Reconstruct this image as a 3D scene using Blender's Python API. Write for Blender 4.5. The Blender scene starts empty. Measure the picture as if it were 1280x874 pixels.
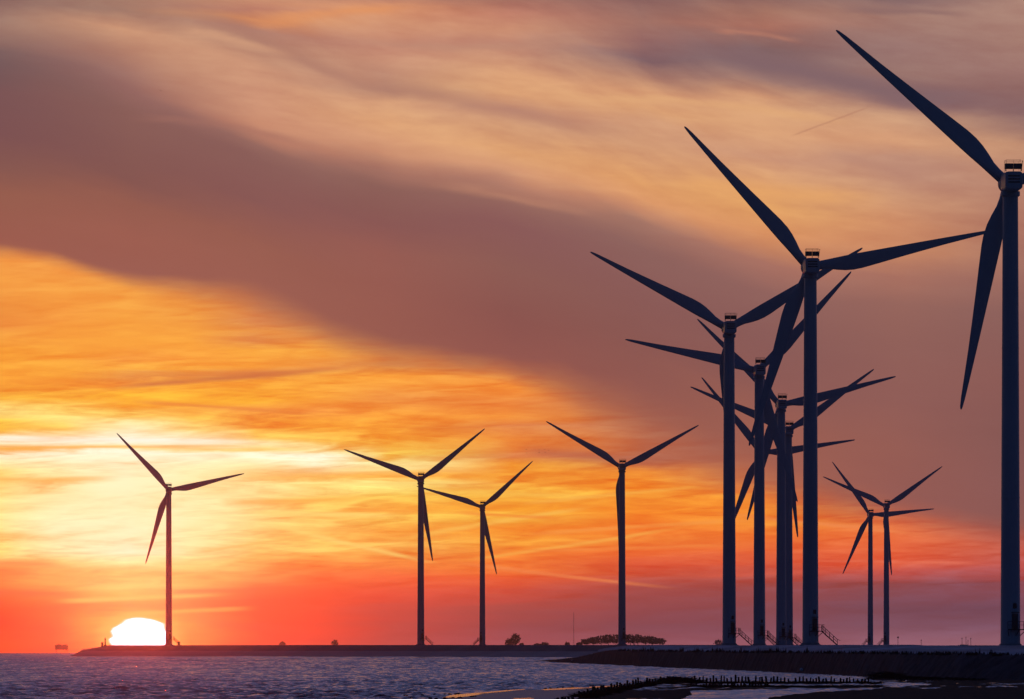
import bpy, bmesh, math, random
import numpy as np
from mathutils import Vector, Matrix, noise as mnoise

random.seed(7)
rng = np.random.default_rng(7)
R = math.radians
scene = bpy.context.scene
COL = scene.collection

# ------------------------------------------------------------------ survey
F = 8612.0            # focal length in photo pixels (sun disc = 0.53 degrees)
YE = 807.5            # photo row of the eye level
EYE = 4.0             # eye height above the water, metres
RE = 7.4e6            # earth radius with refraction

def az_x(px, d): return (px - 640.0) * d / F
def z_at(y, d): return EYE - (y - YE) * d / F
def d_at(y, z=0.0): return (EYE - z) * F / (y - YE)
def P(px, y, z=0.0):
    d = d_at(y, z)
    return (az_x(px, d), d, z)

# ------------------------------------------------------------------ helpers
def tag(o, label=None, cat=None, group=None, kind=None):
    if label: o['label'] = label
    if cat: o['category'] = cat
    if group: o['group'] = group
    if kind: o['kind'] = kind
    return o

def thing(name, loc, label, cat, group=None, rz=0.0):
    o = bpy.data.objects.new(name, None)
    o.empty_display_size = 0.5
    COL.objects.link(o)
    o.location = loc
    o.rotation_euler = (0, 0, rz)
    return tag(o, label, cat, group)

def mesh_from(name, verts, faces, smooth=False):
    me = bpy.data.meshes.new(name)
    me.from_pydata([tuple(map(float, v)) for v in verts], [], faces)
    me.update()
    if smooth:
        me.polygons.foreach_set('use_smooth', [True] * len(me.polygons))
    return me

def link(name, me, mat=None, parent=None, loc=None, rot=None):
    o = bpy.data.objects.new(name, me)
    COL.objects.link(o)
    if mat is not None and len(me.materials) == 0: me.materials.append(mat)
    if parent is not None: o.parent = parent
    if loc is not None: o.location = loc
    if rot is not None: o.rotation_euler = rot
    return o

class MB:
    """collects simple solids into one mesh"""
    def __init__(s): s.v = []; s.f = []
    def add(s, v, f):
        n = len(s.v); s.v += [tuple(p) for p in v]; s.f += [tuple(i + n for i in q) for q in f]
    def box(s, c, d, rot=None):
        hx, hy, hz = d[0] / 2, d[1] / 2, d[2] / 2
        pts = [Vector((x, y, z)) for z in (-hz, hz) for y in (-hy, hy) for x in (-hx, hx)]
        if rot is not None: pts = [rot @ p for p in pts]
        pts = [p + Vector(c) for p in pts]
        s.add(pts, [(0, 2, 3, 1), (4, 5, 7, 6), (0, 1, 5, 4), (2, 6, 7, 3), (0, 4, 6, 2), (1, 3, 7, 5)])
    def tube(s, a, b, r0, r1=None, n=6):
        r1 = r0 if r1 is None else r1
        a = Vector(a); b = Vector(b); w = (b - a)
        if w.length < 1e-6: return
        w.normalize()
        u = w.orthogonal().normalized(); v = w.cross(u)
        pts = []
        for c, r in ((a, r0), (b, r1)):
            for k in range(n):
                t = 2 * math.pi * k / n
                pts.append(c + u * math.cos(t) * r + v * math.sin(t) * r)
        f = [(k, (k + 1) % n, n + (k + 1) % n, n + k) for k in range(n)]
        f.append(tuple(reversed(range(n)))); f.append(tuple(range(n, 2 * n)))
        s.add(pts, f)
    def lathe(s, prof, n=24, cap=True):
        pts = []; f = []
        for r, z in prof:
            for k in range(n):
                t = 2 * math.pi * k / n
                pts.append((r * math.cos(t), r * math.sin(t), z))
        for i in range(len(prof) - 1):
            for k in range(n):
                f.append((i * n + k, i * n + (k + 1) % n, (i + 1) * n + (k + 1) % n, (i + 1) * n + k))
        if cap:
            f.append(tuple(reversed(range(n)))); m = (len(prof) - 1) * n
            f.append(tuple(range(m, m + n)))
        s.add(pts, f)
    def mesh(s, name, smooth=False, bevel=0.0):
        me = mesh_from(name, s.v, s.f, smooth)
        if bevel:
            bm = bmesh.new(); bm.from_mesh(me)
            bmesh.ops.bevel(bm, geom=bm.edges[:], offset=bevel, segments=2, affect='EDGES', clamp_overlap=True)
            bm.to_mesh(me); bm.free()
        return me

# ------------------------------------------------------------------ materials
def srgb(c):
    out = []
    for v in c[:3]:
        v = v / 255.0
        out.append(v / 12.92 if v <= 0.04045 else ((v + 0.055) / 1.055) ** 2.4)
    return out

def mat(name, base, rough=0.6, metal=0.0, var=0.25, scale=2.0, bump=0.0, bscale=None, spec=0.5, stretch=(1, 1, 1)):
    m = bpy.data.materials.new(name); m.use_nodes = True
    nt = m.node_tree; nt.nodes.clear()
    out = nt.nodes.new('ShaderNodeOutputMaterial'); b = nt.nodes.new('ShaderNodeBsdfPrincipled')
    nt.links.new(b.outputs[0], out.inputs[0])
    tc = nt.nodes.new('ShaderNodeTexCoord'); mp = nt.nodes.new('ShaderNodeMapping'); mp.inputs['Scale'].default_value = stretch
    nt.links.new(tc.outputs['Object'], mp.inputs[0])
    nz = nt.nodes.new('ShaderNodeTexNoise'); nz.inputs['Scale'].default_value = scale; nz.inputs['Detail'].default_value = 6
    nt.links.new(mp.outputs[0], nz.inputs['Vector'])
    rp = nt.nodes.new('ShaderNodeValToRGB')
    lo = [c * (1 - var) for c in base]; hi = [min(1, c * (1 + var)) for c in base]
    rp.color_ramp.elements[0].position = 0.3; rp.color_ramp.elements[0].color = (*lo, 1)
    rp.color_ramp.elements[1].position = 0.7; rp.color_ramp.elements[1].color = (*hi, 1)
    nt.links.new(nz.outputs['Fac'], rp.inputs[0]); nt.links.new(rp.outputs[0], b.inputs['Base Color'])
    b.inputs['Roughness'].default_value = rough; b.inputs['Metallic'].default_value = metal
    b.inputs['Specular IOR Level'].default_value = spec
    if bump:
        n2 = nt.nodes.new('ShaderNodeTexNoise'); n2.inputs['Scale'].default_value = bscale or scale * 4; n2.inputs['Detail'].default_value = 8
        nt.links.new(mp.outputs[0], n2.inputs['Vector'])
        bp = nt.nodes.new('ShaderNodeBump'); bp.inputs['Strength'].default_value = 1.0; bp.inputs['Distance'].default_value = bump
        nt.links.new(n2.outputs['Fac'], bp.inputs['Height']); nt.links.new(bp.outputs[0], b.inputs['Normal'])
    return m

M_white = mat('turbine_paint', (0.36, 0.40, 0.43), rough=0.45, var=0.06, scale=0.4, stretch=(1, 1, 0.15), spec=0.3)
M_blade = mat('blade_gelcoat', (0.36, 0.40, 0.43), rough=0.4, var=0.05, scale=0.5, spec=0.3)
M_dark = mat('dark_steel', (0.02, 0.021, 0.024), rough=0.6, var=0.3, scale=3)
M_galv = mat('galvanised_steel', (0.10, 0.105, 0.11), rough=0.55, metal=0.2, var=0.2, scale=6)
M_door = mat('door_paint', (0.03, 0.034, 0.042), rough=0.5, var=0.2, scale=3)
M_conc = mat('concrete', (0.32, 0.31, 0.30), rough=0.9, var=0.2, scale=1.5, bump=0.01)
M_wood = mat('weathered_wood', (0.030, 0.025, 0.021), rough=0.85, var=0.4, scale=7, bump=0.01, stretch=(1, 1, 0.2), spec=0.15)
M_brush = mat('brushwood', (0.016, 0.014, 0.012), rough=0.95, var=0.5, scale=4, spec=0.05)
M_stone = mat('wet_stone', (0.03, 0.03, 0.034), rough=0.55, var=0.4, scale=5, spec=0.2)
M_pale = mat('pale_stone', (0.75, 0.72, 0.70), rough=0.8, var=0.1, scale=5)
M_bark = mat('bark', (0.12, 0.10, 0.085), rough=0.9, var=0.3, scale=4)
M_leaf = mat('foliage', (0.10, 0.12, 0.075), rough=0.8, var=0.4, scale=0.6, spec=0.1)
M_bird = mat('feathers', (0.06, 0.05, 0.05), rough=0.8, var=0.2, scale=8)
M_basalt = mat('basalt_revetment', (0.042, 0.048, 0.062), rough=0.9, var=0.55, scale=0.35, bump=0.10, bscale=1.2, spec=0.04)
M_slope = mat('dyke_paving', (0.40, 0.41, 0.44), rough=0.9, var=0.5, scale=0.10, bump=0.03, bscale=1.5, spec=0.1, stretch=(1, 0.3, 1))
M_farslope = mat('far_dyke_slope', (0.17, 0.17, 0.18), rough=0.9, var=0.25, scale=0.05, bump=0.05, bscale=0.6, spec=0.1)
M_toesheen = mat('toe_water_sheen', (0.40, 0.37, 0.35), rough=0.8, var=0.12, scale=0.05, spec=0.2)  # pale tone painted on the far dyke toe, like the sheen of calm water
M_tuft = mat('dry_grass', (0.035, 0.034, 0.025), rough=0.9, var=0.4, scale=2, spec=0.05)

# ------------------------------------------------------------------ the sun and the sky
SUN_PX, SUN_PY = 174.5, 806.5
sun_az = (SUN_PX - 640) / F
sun_el = R(0.25)

class X:
    """tiny expression builder for value sockets of the world tree"""
    nt = None
    def __init__(s, sock): s.s = sock
    @staticmethod
    def op(o, *a, clamp=False):
        n = X.nt.nodes.new('ShaderNodeMath'); n.operation = o; n.use_clamp = clamp
        for i, v in enumerate(a):
            if isinstance(v, X): X.nt.links.new(v.s, n.inputs[i])
            else: n.inputs[i].default_value = float(v)
        return X(n.outputs[0])
    def __add__(s, o): return X.op('ADD', s, o)
    __radd__ = __add__
    def __sub__(s, o): return X.op('SUBTRACT', s, o)
    def __rsub__(s, o): return X.op('SUBTRACT', o, s)
    def __mul__(s, o): return X.op('MULTIPLY', s, o)
    __rmul__ = __mul__
    def __truediv__(s, o): return X.op('DIVIDE', s, o)
    def __rtruediv__(s, o): return X.op('DIVIDE', o, s)
    def clamp01(s): return X.op('ADD', s, 0.0, clamp=True)
    def abs(s): return X.op('ABSOLUTE', s)
    def smooth(s, a, b):
        n = X.nt.nodes.new('ShaderNodeMapRange'); n.interpolation_type = 'SMOOTHSTEP'
        X.nt.links.new(s.s, n.inputs['Value'])
        for k, v in (('From Min', a), ('From Max', b)):
            if isinstance(v, X): X.nt.links.new(v.s, n.inputs[k])
            else: n.inputs[k].default_value = v
        n.inputs['To Min'].default_value = 0; n.inputs['To Max'].default_value = 1
        return X(n.outputs['Result'])

def combine(a, b, c=0.0):
    n = X.nt.nodes.new('ShaderNodeCombineXYZ')
    for i, v in enumerate((a, b, c)):
        if isinstance(v, X): X.nt.links.new(v.s, n.inputs[i])
        else: n.inputs[i].default_value = v
    return n.outputs[0]

def noise2(a, b, detail=4, rough=0.55, dist=0.0, seed=0.0):
    n = X.nt.nodes.new('ShaderNodeTexNoise'); n.noise_dimensions = '3D'
    n.inputs['Scale'].default_value = 1.0; n.inputs['Detail'].default_value = detail
    n.inputs['Roughness'].default_value = rough; n.inputs['Distortion'].default_value = dist
    X.nt.links.new(combine(a, b, seed), n.inputs['Vector'])
    return X(n.outputs['Fac'])

def ramp(x, stops, interp='LINEAR'):
    """stops: [(pos 0..1, (r,g,b) linear)]"""
    n = X.nt.nodes.new('ShaderNodeValToRGB'); cr = n.color_ramp; cr.interpolation = interp
    stops = sorted(stops)[:32]
    cr.elements[0].position = stops[0][0]; cr.elements[0].color = (*stops[0][1], 1)
    cr.elements[1].position = stops[-1][0]; cr.elements[1].color = (*stops[-1][1], 1)
    for p, c in stops[1:-1]:
        e = cr.elements.new(p); e.color = (*c, 1)
    X.nt.links.new(x.s, n.inputs[0])
    return n.outputs[0]

def curve(x, pts, x0, x1, vmax):
    u = ((x - x0) / (x1 - x0)).clamp01()
    c = ramp(u, [((a - x0) / (x1 - x0), (b / vmax,) * 3) for a, b in pts], 'CARDINAL')
    s = X.nt.nodes.new('ShaderNodeSeparateColor'); X.nt.links.new(c, s.inputs[0])
    return X(s.outputs[0]) * vmax

def mixc(f, a, b, mode='MIX'):
    n = X.nt.nodes.new('ShaderNodeMix'); n.data_type = 'RGBA'; n.blend_type = mode
    n.clamp_factor = True; n.clamp_result = False
    if isinstance(f, X): X.nt.links.new(f.s, n.inputs[0])
    else: n.inputs[0].default_value = f
    for i, v in ((6, a), (7, b)):
        if isinstance(v, (tuple, list)): n.inputs[i].default_value = (*v[:3], 1)
        else: X.nt.links.new(v, n.inputs[i])
    return n.outputs[2]

# cloud deck colours observed along nine azimuths; upper deck follows its own slanting edge
UP = {
0: [(0,140,105,98),(38,160,122,108),(58,140,105,98),(85,118,90,90),(120,122,84,84),(170,124,82,82),(210,134,88,80),(240,150,94,78),(300,155,92,78),(320,160,95,78)],
160: [(0,172,130,110),(20,165,125,108),(45,205,150,118),(62,190,138,112),(90,165,118,105),(110,150,105,98),(140,138,95,88),(180,134,90,84),(230,132,86,80),(260,148,92,78),(300,156,94,80),(350,154,94,82)],
320: [(0,205,145,112),(15,190,128,106),(25,215,145,100),(40,180,130,112),(60,185,138,115),(85,205,150,120),(120,208,150,120),(150,205,145,115),(165,190,130,106),(182,150,105,95),(200,138,94,88),(250,136,88,84),(300,152,94,80),(378,156,95,82)],
480: [(0,195,135,110),(10,220,150,108),(30,212,150,115),(55,200,142,118),(75,205,150,122),(95,190,138,115),(115,185,135,112),(127,215,160,122),(150,225,168,122),(175,215,155,118),(195,200,140,110),(215,165,115,100),(238,140,96,88),(280,138,88,84),(320,150,92,82),(440,150,90,78)],
640: [(0,165,112,98),(20,195,130,108),(40,205,145,115),(55,195,140,118),(75,210,155,122),(100,222,165,122),(120,222,165,120),(140,195,142,118),(160,210,155,118),(185,228,170,118),(210,215,155,118),(228,185,130,108),(252,150,105,95),(285,138,90,88),(340,140,92,84),(400,138,84,78),(462,146,86,78)],
800: [(0,140,102,98),(30,160,112,100),(50,150,105,100),(73,130,100,104),(90,175,130,112),(110,215,158,118),(130,225,170,122),(150,210,155,120),(180,210,155,118),(210,220,160,112),(230,228,165,108),(250,225,160,110),(265,200,140,108),(282,165,118,102),(312,142,100,94),(360,138,92,88),(430,138,88,82),(520,150,90,80)],
960: [(0,142,104,98),(20,165,115,98),(35,175,118,100),(45,150,108,100),(65,130,100,100),(85,140,110,108),(105,160,122,112),(125,210,155,118),(145,220,165,122),(170,215,158,118),(200,205,150,120),(230,220,160,112),(260,228,165,102),(290,220,150,100),(330,170,115,100),(370,145,100,94),(430,138,92,88),(480,142,92,86),(520,155,97,84),(605,165,98,80)],
1120: [(0,140,110,108),(20,165,125,112),(40,160,120,110),(60,155,118,112),(90,155,118,110),(115,140,105,105),(130,150,112,108),(150,200,150,120),(180,212,155,118),(200,190,140,118),(220,190,140,118),(250,205,150,115),(280,205,140,102),(310,205,140,102),(340,170,115,98),(380,150,102,92),(430,145,98,90),(500,145,95,88),(560,150,95,85),(645,150,94,86)],
1280: [(0,175,135,120),(30,172,132,118),(60,168,128,115),(90,160,120,112),(110,145,105,100),(145,135,100,100),(165,160,120,108),(185,195,145,115),(210,190,138,112),(240,180,128,108),(280,175,120,102),(330,160,110,98),(400,140,98,92),(480,140,92,86),(550,135,90,85),(600,138,92,88),(665,142,92,85)],
}
LO = {
0: [(300,240,150,72),(350,247,160,68),(390,240,148,62),(410,240,145,62),(440,250,165,55),(470,250,160,50),(480,245,150,45),(500,252,185,60),(515,253,225,130),(528,250,190,60),(540,252,190,50),(552,255,250,225),(557,255,246,210),(562,250,175,60),(568,255,250,220),(590,253,215,110),(600,250,185,70),(620,253,225,130),(650,254,235,150),(680,253,220,120),(700,253,200,100),(712,245,140,55),(730,250,130,50),(745,250,110,45),(760,252,90,45),(775,250,70,45),(790,248,80,70),(805,245,90,80),(816,235,85,80)],
160: [(330,235,150,72),(375,248,165,68),(430,250,165,60),(450,245,150,58),(464,251,172,62),(472,228,138,62),(480,245,150,50),(495,252,178,45),(510,250,170,40),(520,253,215,100),(535,255,245,200),(550,255,254,245),(557,255,250,225),(561,252,205,100),(567,255,254,250),(600,255,250,230),(640,254,245,205),(660,255,252,235),(690,255,252,235),(705,254,230,160),(715,250,170,70),(730,253,215,120),(745,253,190,90),(755,250,140,60),(765,252,150,65),(780,255,190,90),(800,255,140,60),(816,240,70,60)],
80: [(312,240,150,72),(360,248,162,68),(400,246,155,62),(440,250,165,58),(466,250,168,56),(476,244,150,48),(498,252,182,55),(514,253,215,105),(524,253,220,120),(536,252,205,85),(551,255,252,235),(557,255,250,225),(561,251,190,80),(567,255,252,238),(590,254,238,180),(600,253,222,140),(630,254,242,190),(660,255,248,215),(690,254,240,190),(704,253,205,110),(713,246,150,58),(731,251,170,75),(745,251,150,62),(758,252,115,50),(772,252,110,45),(785,250,95,58),(805,248,95,65),(816,238,80,80)],
240: [(345,230,145,75),(390,240,155,66),(430,250,165,60),(452,250,160,58),(463,250,168,60),(470,222,130,63),(478,248,160,52),(500,252,176,45),(512,245,155,48),(524,252,185,65),(536,254,225,130),(550,255,252,232),(557,255,249,220),(561,253,212,110),(568,255,253,240),(595,254,238,180),(612,254,235,165),(640,254,236,160),(660,254,238,165),(690,254,240,175),(706,253,215,120),(718,251,175,75),(730,252,185,85),(743,251,140,58),(756,250,120,48),(768,251,130,55),(782,252,140,65),(800,252,115,60),(816,240,75,62)],
400: [(395,220,138,75),(422,232,145,68),(443,248,165,62),(462,235,140,62),(472,250,165,58),(500,249,160,52),(517,242,140,55),(532,250,160,46),(552,252,195,80),(562,255,240,175),(570,255,250,220),(584,255,246,205),(597,250,178,70),(606,254,232,140),(622,253,205,88),(640,252,195,85),(655,253,210,105),(672,251,180,75),(684,253,205,95),(702,249,165,68),(722,246,115,50),(742,244,90,50),(770,236,82,58),(790,228,80,70),(806,222,85,82)],
320: [(360,222,140,78),(405,218,130,72),(415,235,150,70),(428,225,135,70),(440,251,170,62),(460,251,165,60),(468,220,125,65),(475,250,165,55),(505,252,175,45),(515,240,140,55),(530,251,165,45),(548,252,195,80),(555,255,245,190),(561,253,205,100),(569,255,250,225),(585,254,240,180),(597,250,180,80),(610,254,235,160),(625,252,195,85),(640,252,210,110),(665,252,185,85),(680,253,210,110),(700,251,180,80),(720,249,150,65),(735,248,110,50),(750,245,90,48),(770,250,85,45),(790,245,80,60),(806,235,85,75)],
480: [(420,225,140,70),(447,240,150,65),(458,215,125,62),(470,252,160,55),(500,240,145,62),(520,248,150,50),(545,250,165,50),(565,254,215,90),(580,255,240,160),(597,250,165,55),(605,254,230,130),(620,253,210,90),(635,252,170,60),(650,253,200,85),(665,250,165,60),(680,253,195,90),(700,248,150,60),(725,245,100,50),(745,235,85,60),(770,205,80,75),(790,190,82,85),(806,195,88,95)],
640: [(440,225,135,70),(470,240,145,65),(480,248,150,58),(505,240,140,62),(525,245,145,55),(535,225,125,65),(550,240,140,55),(570,222,125,70),(580,250,165,50),(605,245,155,50),(615,253,192,70),(635,251,160,40),(648,252,192,68),(660,250,145,38),(675,252,165,52),(690,248,132,38),(710,250,130,45),(722,242,100,45),(740,215,84,60),(760,178,80,74),(780,155,78,84),(806,165,88,102)],
800: [(500,200,118,75),(525,205,118,72),(550,205,115,72),(575,185,107,80),(590,242,142,48),(610,251,148,36),(620,251,160,50),(640,250,138,34),(665,248,125,38),(672,250,142,52),(690,245,114,44),(705,230,94,52),(735,172,78,70),(760,150,75,78),(785,136,78,90),(806,155,92,106)],
960: [(560,185,105,78),(600,215,120,68),(625,250,140,38),(655,248,148,48),(670,246,125,44),(690,238,108,52),(705,224,95,60),(730,164,80,76),(760,138,77,84),(790,136,83,98),(806,155,99,116)],
1120: [(610,190,105,75),(650,238,118,56),(670,240,115,56),(705,240,108,66),(715,204,88,72),(730,150,80,82),(760,122,77,90),(785,130,87,104),(806,158,108,126)],
1280: [(630,160,92,80),(660,185,95,76),(680,198,96,74),(710,195,88,76),(730,142,78,84),(760,116,76,92),(785,130,88,106),(806,154,109,127)],
}
EDGE = [(0,316),(80,330),(160,350),(240,362),(320,378),(400,412),(480,441),(560,452),(640,466),(720,495),(800,535),(880,575),(960,606),(1040,628),(1120,645),(1280,665)]
TOPB = [(0,70),(160,110),(320,178),(480,226),(640,245),(800,285),(960,335),(1120,345),(1280,365)]

def build_world():
    w = bpy.data.worlds.new('World'); scene.world = w; w.use_nodes = True
    nt = w.node_tree; nt.nodes.clear(); X.nt = nt
    out = nt.nodes.new('ShaderNodeOutputWorld'); bg = nt.nodes.new('ShaderNodeBackground')
    nt.links.new(bg.outputs[0], out.inputs['Surface'])
    sky = nt.nodes.new('ShaderNodeTexSky'); sky.sky_type = 'NISHITA'; sky.sun_disc = False
    sky.sun_elevation = sun_el; sky.sun_rotation = sun_az; sky.altitude = 0; sky.air_density = 1.0; sky.dust_density = 1.5; sky.ozone_density = 3.0
    tc = nt.nodes.new('ShaderNodeTexCoord'); sp = nt.nodes.new('ShaderNodeSeparateXYZ')
    nt.links.new(tc.outputs['Generated'], sp.inputs[0])
    dx, dy, dz = X(sp.outputs[0]), X(sp.outputs[1]), X(sp.outputs[2])
    az = X.op('ARCTAN2', dx, dy); el = X.op('ARCSINE', dz)
    # azimuth and elevation in units of 1/8612 radian, origin at the left of the sunset and 5.4 degrees up
    PX = az * F + 640.0
    PY = YE - el * F
    edge = curve(PX, EDGE, -50.0, 1330.0, 900.0)
    topb = curve(PX, TOPB, -50.0, 1330.0, 900.0)
    rel = PY - edge
    # --- wind-drawn turbulence along the deck
    nA = noise2(PX / 240.0, rel / 90.0, 4, 0.5, 0.0, 3.1) - 0.5
    nB = noise2(PX / 190.0 + rel / 260.0, rel / 34.0, 5, 0.5, 0.25, 9.7) - 0.5
    nC = noise2(PX / 420.0, PY / 26.0, 5, 0.6, 0.5, 5.3) - 0.5
    nD = noise2(PX / 130.0, (PY - PX * 0.07) / 9.0, 5, 0.55, 0.5, 1.7) - 0.5
    nE = noise2(PX / 80.0 + rel / 120.0, (PY - PX * 0.12) / 17.0, 8, 0.64, 0.2, 4.4) - 0.5
    nG = noise2(PX / 48.0, (PY + PX * 0.05) / 6.0, 6, 0.62, 0.3, 7.4) - 0.5
    nF = noise2(PX / 120.0 + rel / 90.0, rel / 48.0, 6, 0.58, 0.0, 12.3) - 0.5
    nH = noise2(PX / 120.0, (PY + PX * 0.09 + nC * 40.0) / 13.0, 6, 0.58, 0.4, 15.8) - 0.5
    nI = noise2(PX / 300.0, PY / 60.0, 3, 0.5, 0.3, 18.2) - 0.5
    # --- upper deck, in coordinates bent along its own slope
    PYu = PY + nA * 30.0 + nB * 16.0 + nF * 16.0
    t1 = (PYu / topb).clamp01() * 0.5
    t2 = ((PYu - topb) / (edge - topb)).clamp01() * 0.5
    v = t1 + t2
    cols = sorted(UP); lcols = sorted(LO)
    ti = {a: b for a, b in TOPB}
    def edge_at(x):
        for (a, ya), (b, yb) in zip(EDGE, EDGE[1:]):
            if a <= x <= b: return ya + (yb - ya) * (x - a) / (b - a)
    PXw = PX + nA * 60.0
    up = None
    for i, x in enumerate(cols):
        st = []
        for y, r, g, b in UP[x]:
            tb = ti[x]; ed = edge_at(x)
            p = 0.5 * min(1, y / tb) + 0.5 * min(1, max(0, (y - tb) / (ed - tb)))
            st.append((p, srgb((r, g, b))))
        c = ramp(v, st)
        if up is None: up = c
        else: up = mixc(((PXw - cols[i - 1]) / (x - cols[i - 1])).clamp01(), up, c)
    # thin veils: lighter, warmer fibres and dusky gaps
    amp = (PYu - topb).smooth(60.0, -80.0) * 0.75 + 0.12
    kv = (nB * 0.5 + nE * 0.55 + nF * 0.6) * amp
    mul = combine(kv * 0.55 + 1.0, kv * 0.95 + 1.0, kv * 0.85 + 1.0)
    up = mixc(1.0, up, mul, 'MULTIPLY')
    # --- lower, sunlit deck: nearly level streaks
    PYl = PY + nC * 20.0 + nD * 4.0 + nH * 9.0
    lo = None
    for i, x in enumerate(lcols):
        low = max(0.0, 1.0 - x / 700.0)      # deeper red close to the sun and the horizon
        st = []
        for y, r, g, b in LO[x]:
            q = low * min(1.0, max(0.0, (y - 720.0) / 40.0))
            c = srgb((r, g, b)); st.append(((y - 290.0) / 540.0, (c[0], c[1] * (1 - 0.36 * q), c[2] * (1 - 0.97 * q))))
        c = ramp(((PYl - 290.0) / 540.0).clamp01(), st)
        if lo is None: lo = c
        else: lo = mixc(((PX - lcols[i - 1] + nC * 60.0) / (x - lcols[i - 1])).clamp01(), lo, c)
    calm = (PY.smooth(775.0, 700.0) * 0.8 + 0.2) * (PY.smooth(380.0, 540.0) * 0.6 + 0.4)
    ks = (nH * 1.5 + nD * 0.8 + nG * 0.45 + nC * 0.3) * (nI * 2.2 + 0.95).clamp01() * calm * 1.3
    mul = combine(ks * 0.25 + 1.0, ks * 1.0 + 1.0, ks * 1.6 + 1.0)
    lo = mixc(1.0, lo, mul, 'MULTIPLY')
    gx = (PX - 175.0) / 330.0
    gy = (PY - 628.0) / 135.0
    glow = X.op('SQRT', gx * gx + gy * gy).smooth(1.0, 0.0) * (nH * 1.4 + nD * 0.8 + 0.8).clamp01() * 0.85
    lo = mixc(glow, lo, (1.04, 0.86, 0.27))
    core = X.op('SQRT', gx * gx * 2.2 + gy * gy * 2.0).smooth(1.0, 0.0) * (nH * 1.6 + nD * 0.8 + 0.7).clamp01() * 0.8
    lo = mixc(core, lo, (1.06, 1.02, 0.70))
    def streak(lo, x0, y0, x1, y1, wd, c, a):
        u = ((PX - x0) / (x1 - x0))
        yy = PY + nC * 8.0 + nG * 2.0 - (u * (y1 - y0) + y0)
        m = (yy.abs() / wd).smooth(1.0, 0.0) * u.smooth(0.0, 0.2) * u.smooth(1.0, 0.7) * a
        m = m * (nD * 1.6 + 0.9).clamp01()
        return mixc(m, lo, srgb(c))
    for s in [(330,655,560,708,5,(254,222,120),0.75),(540,700,860,738,4,(250,150,85),0.6),(560,704,880,656,4,(253,185,80),0.75),
              (640,630,900,606,4,(253,190,80),0.7),(480,676,760,630,5,(254,200,90),0.7),(640,668,980,648,4,(252,165,75),0.6),
              (120,486,470,458,6,(205,112,62),0.85),(150,502,420,520,4,(232,135,55),0.7),(-60,564,330,556,3,(245,170,60),0.7),
              (-60,548,360,553,6,(255,252,235),0.7),(-40,602,160,600,7,(250,180,75),0.6),(270,628,470,622,6,(250,165,60),0.6),
              (230,694,420,664,3,(250,190,90),0.6),(-40,702,100,708,7,(240,120,55),0.6),(200,742,360,738,6,(240,100,48),0.6),
              (640,560,860,584,10,(185,102,76),0.6),(880,640,1180,672,4,(250,150,85),0.5),(1000,700,1240,706,3,(240,125,90),0.5),
              (900,602,1000,640,14,(250,130,40),0.35),
              (60,752,300,742,5,(253,205,100),0.7),(150,768,330,760,5,(254,190,85),0.6),(-80,738,120,744,8,(248,95,48),0.6),(220,775,420,790,9,(246,80,50),0.5),
              (400,590,560,584,4,(255,238,160),0.7),(380,606,600,602,4,(254,225,125),0.7),(300,640,520,646,6,(254,225,125),0.6),(560,614,760,622,5,(253,200,85),0.6),
              (420,636,540,640,4,(246,150,52),0.6),(560,640,720,650,4,(245,130,48),0.6),(640,690,960,680,4,(250,150,70),0.5),(420,760,700,748,7,(205,78,66),0.5),(860,720,1080,712,5,(226,100,72),0.5)]:
        lo = streak(lo, *s)
    def strand(up, pts, wd, c, a):
        yy = curve(PX, pts, pts[0][0] - 1.0, pts[-1][0] + 1.0, 900.0)
        u = (PX - pts[0][0]) / (pts[-1][0] - pts[0][0])
        m = ((PY + nB * 14.0 + nF * 14.0 - yy).abs() / (nA * wd + wd)).smooth(1.0, 0.0) * u.smooth(0.0, 0.25) * u.smooth(1.0, 0.7) * a
        return mixc(m * (nE * 1.5 + 0.9).clamp01(), up, srgb(c))
    for q in [([(140,-12),(240,18),(330,52),(440,104),(560,126),(720,158),(840,168)],17,(172,122,106),0.55),
              ([(420,52),(560,60),(700,56),(820,60)],9,(188,138,116),0.6),([(300,30),(420,20),(520,10)],11,(226,150,98),0.75),
              ([(830,66),(930,78),(1010,92),(1110,118),(1290,136)],27,(130,101,105),0.9),([(880,40),(960,44),(1010,52)],5,(205,136,108),0.4),
              ([(1040,14),(1160,20),(1230,24)],8,(140,105,102),0.7),([(700,120),(900,132),(1100,160)],9,(226,172,122),0.6),
              ([(820,228),(960,242),(1120,250)],16,(232,168,104),0.6),([(1020,194),(1120,214),(1240,210)],10,(186,136,116),0.6),
              ([(520,228),(640,246),(760,268)],10,(196,138,110),0.4),([(150,150),(300,160),(420,190)],9,(165,112,98),0.5),([(210,40),(290,52),(380,72)],8,(214,160,126),0.6)]:
        up = strand(up, *q)
    # --- ragged lower rim of the dark deck
    soft = curve(PX, [(0,12),(200,16),(400,30),(640,20),(800,60),(960,45),(1280,22)], -50.0, 1330.0, 100.0)
    rim = rel + nA * 26.0 + nB * 14.0 + nC * 10.0
    m = rim.smooth(soft * -1.0, soft)
    deck = mixc(m, up, lo)
    # a short old contrail
    u = (PX - 985.0) / 105.0
    q = ((PY + nE * 3.0 - (173.0 - u * 38.0)).abs() / 2.2).smooth(1.0, 0.0) * u.smooth(0.0, 0.15) * u.smooth(1.0, 0.85) * 0.4
    deck = mixc(q, deck, srgb((175, 118, 95)))
    # --- the sun, flattened and notched by the air just above the horizon
    nS = noise2(PX / 40.0, PY / 8.0, 2, 0.4, 0.0, 2.2) - 0.5
    ex = (PX - SUN_PX + nS * 14.0 - 2.0 + (PY - 790.0) * -0.10) / 37.5
    ey = (PY - 808.5) / 35.5
    rr = X.op('SQRT', ex * ex + X.op('POWER', ey.abs(), 2.7))
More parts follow.
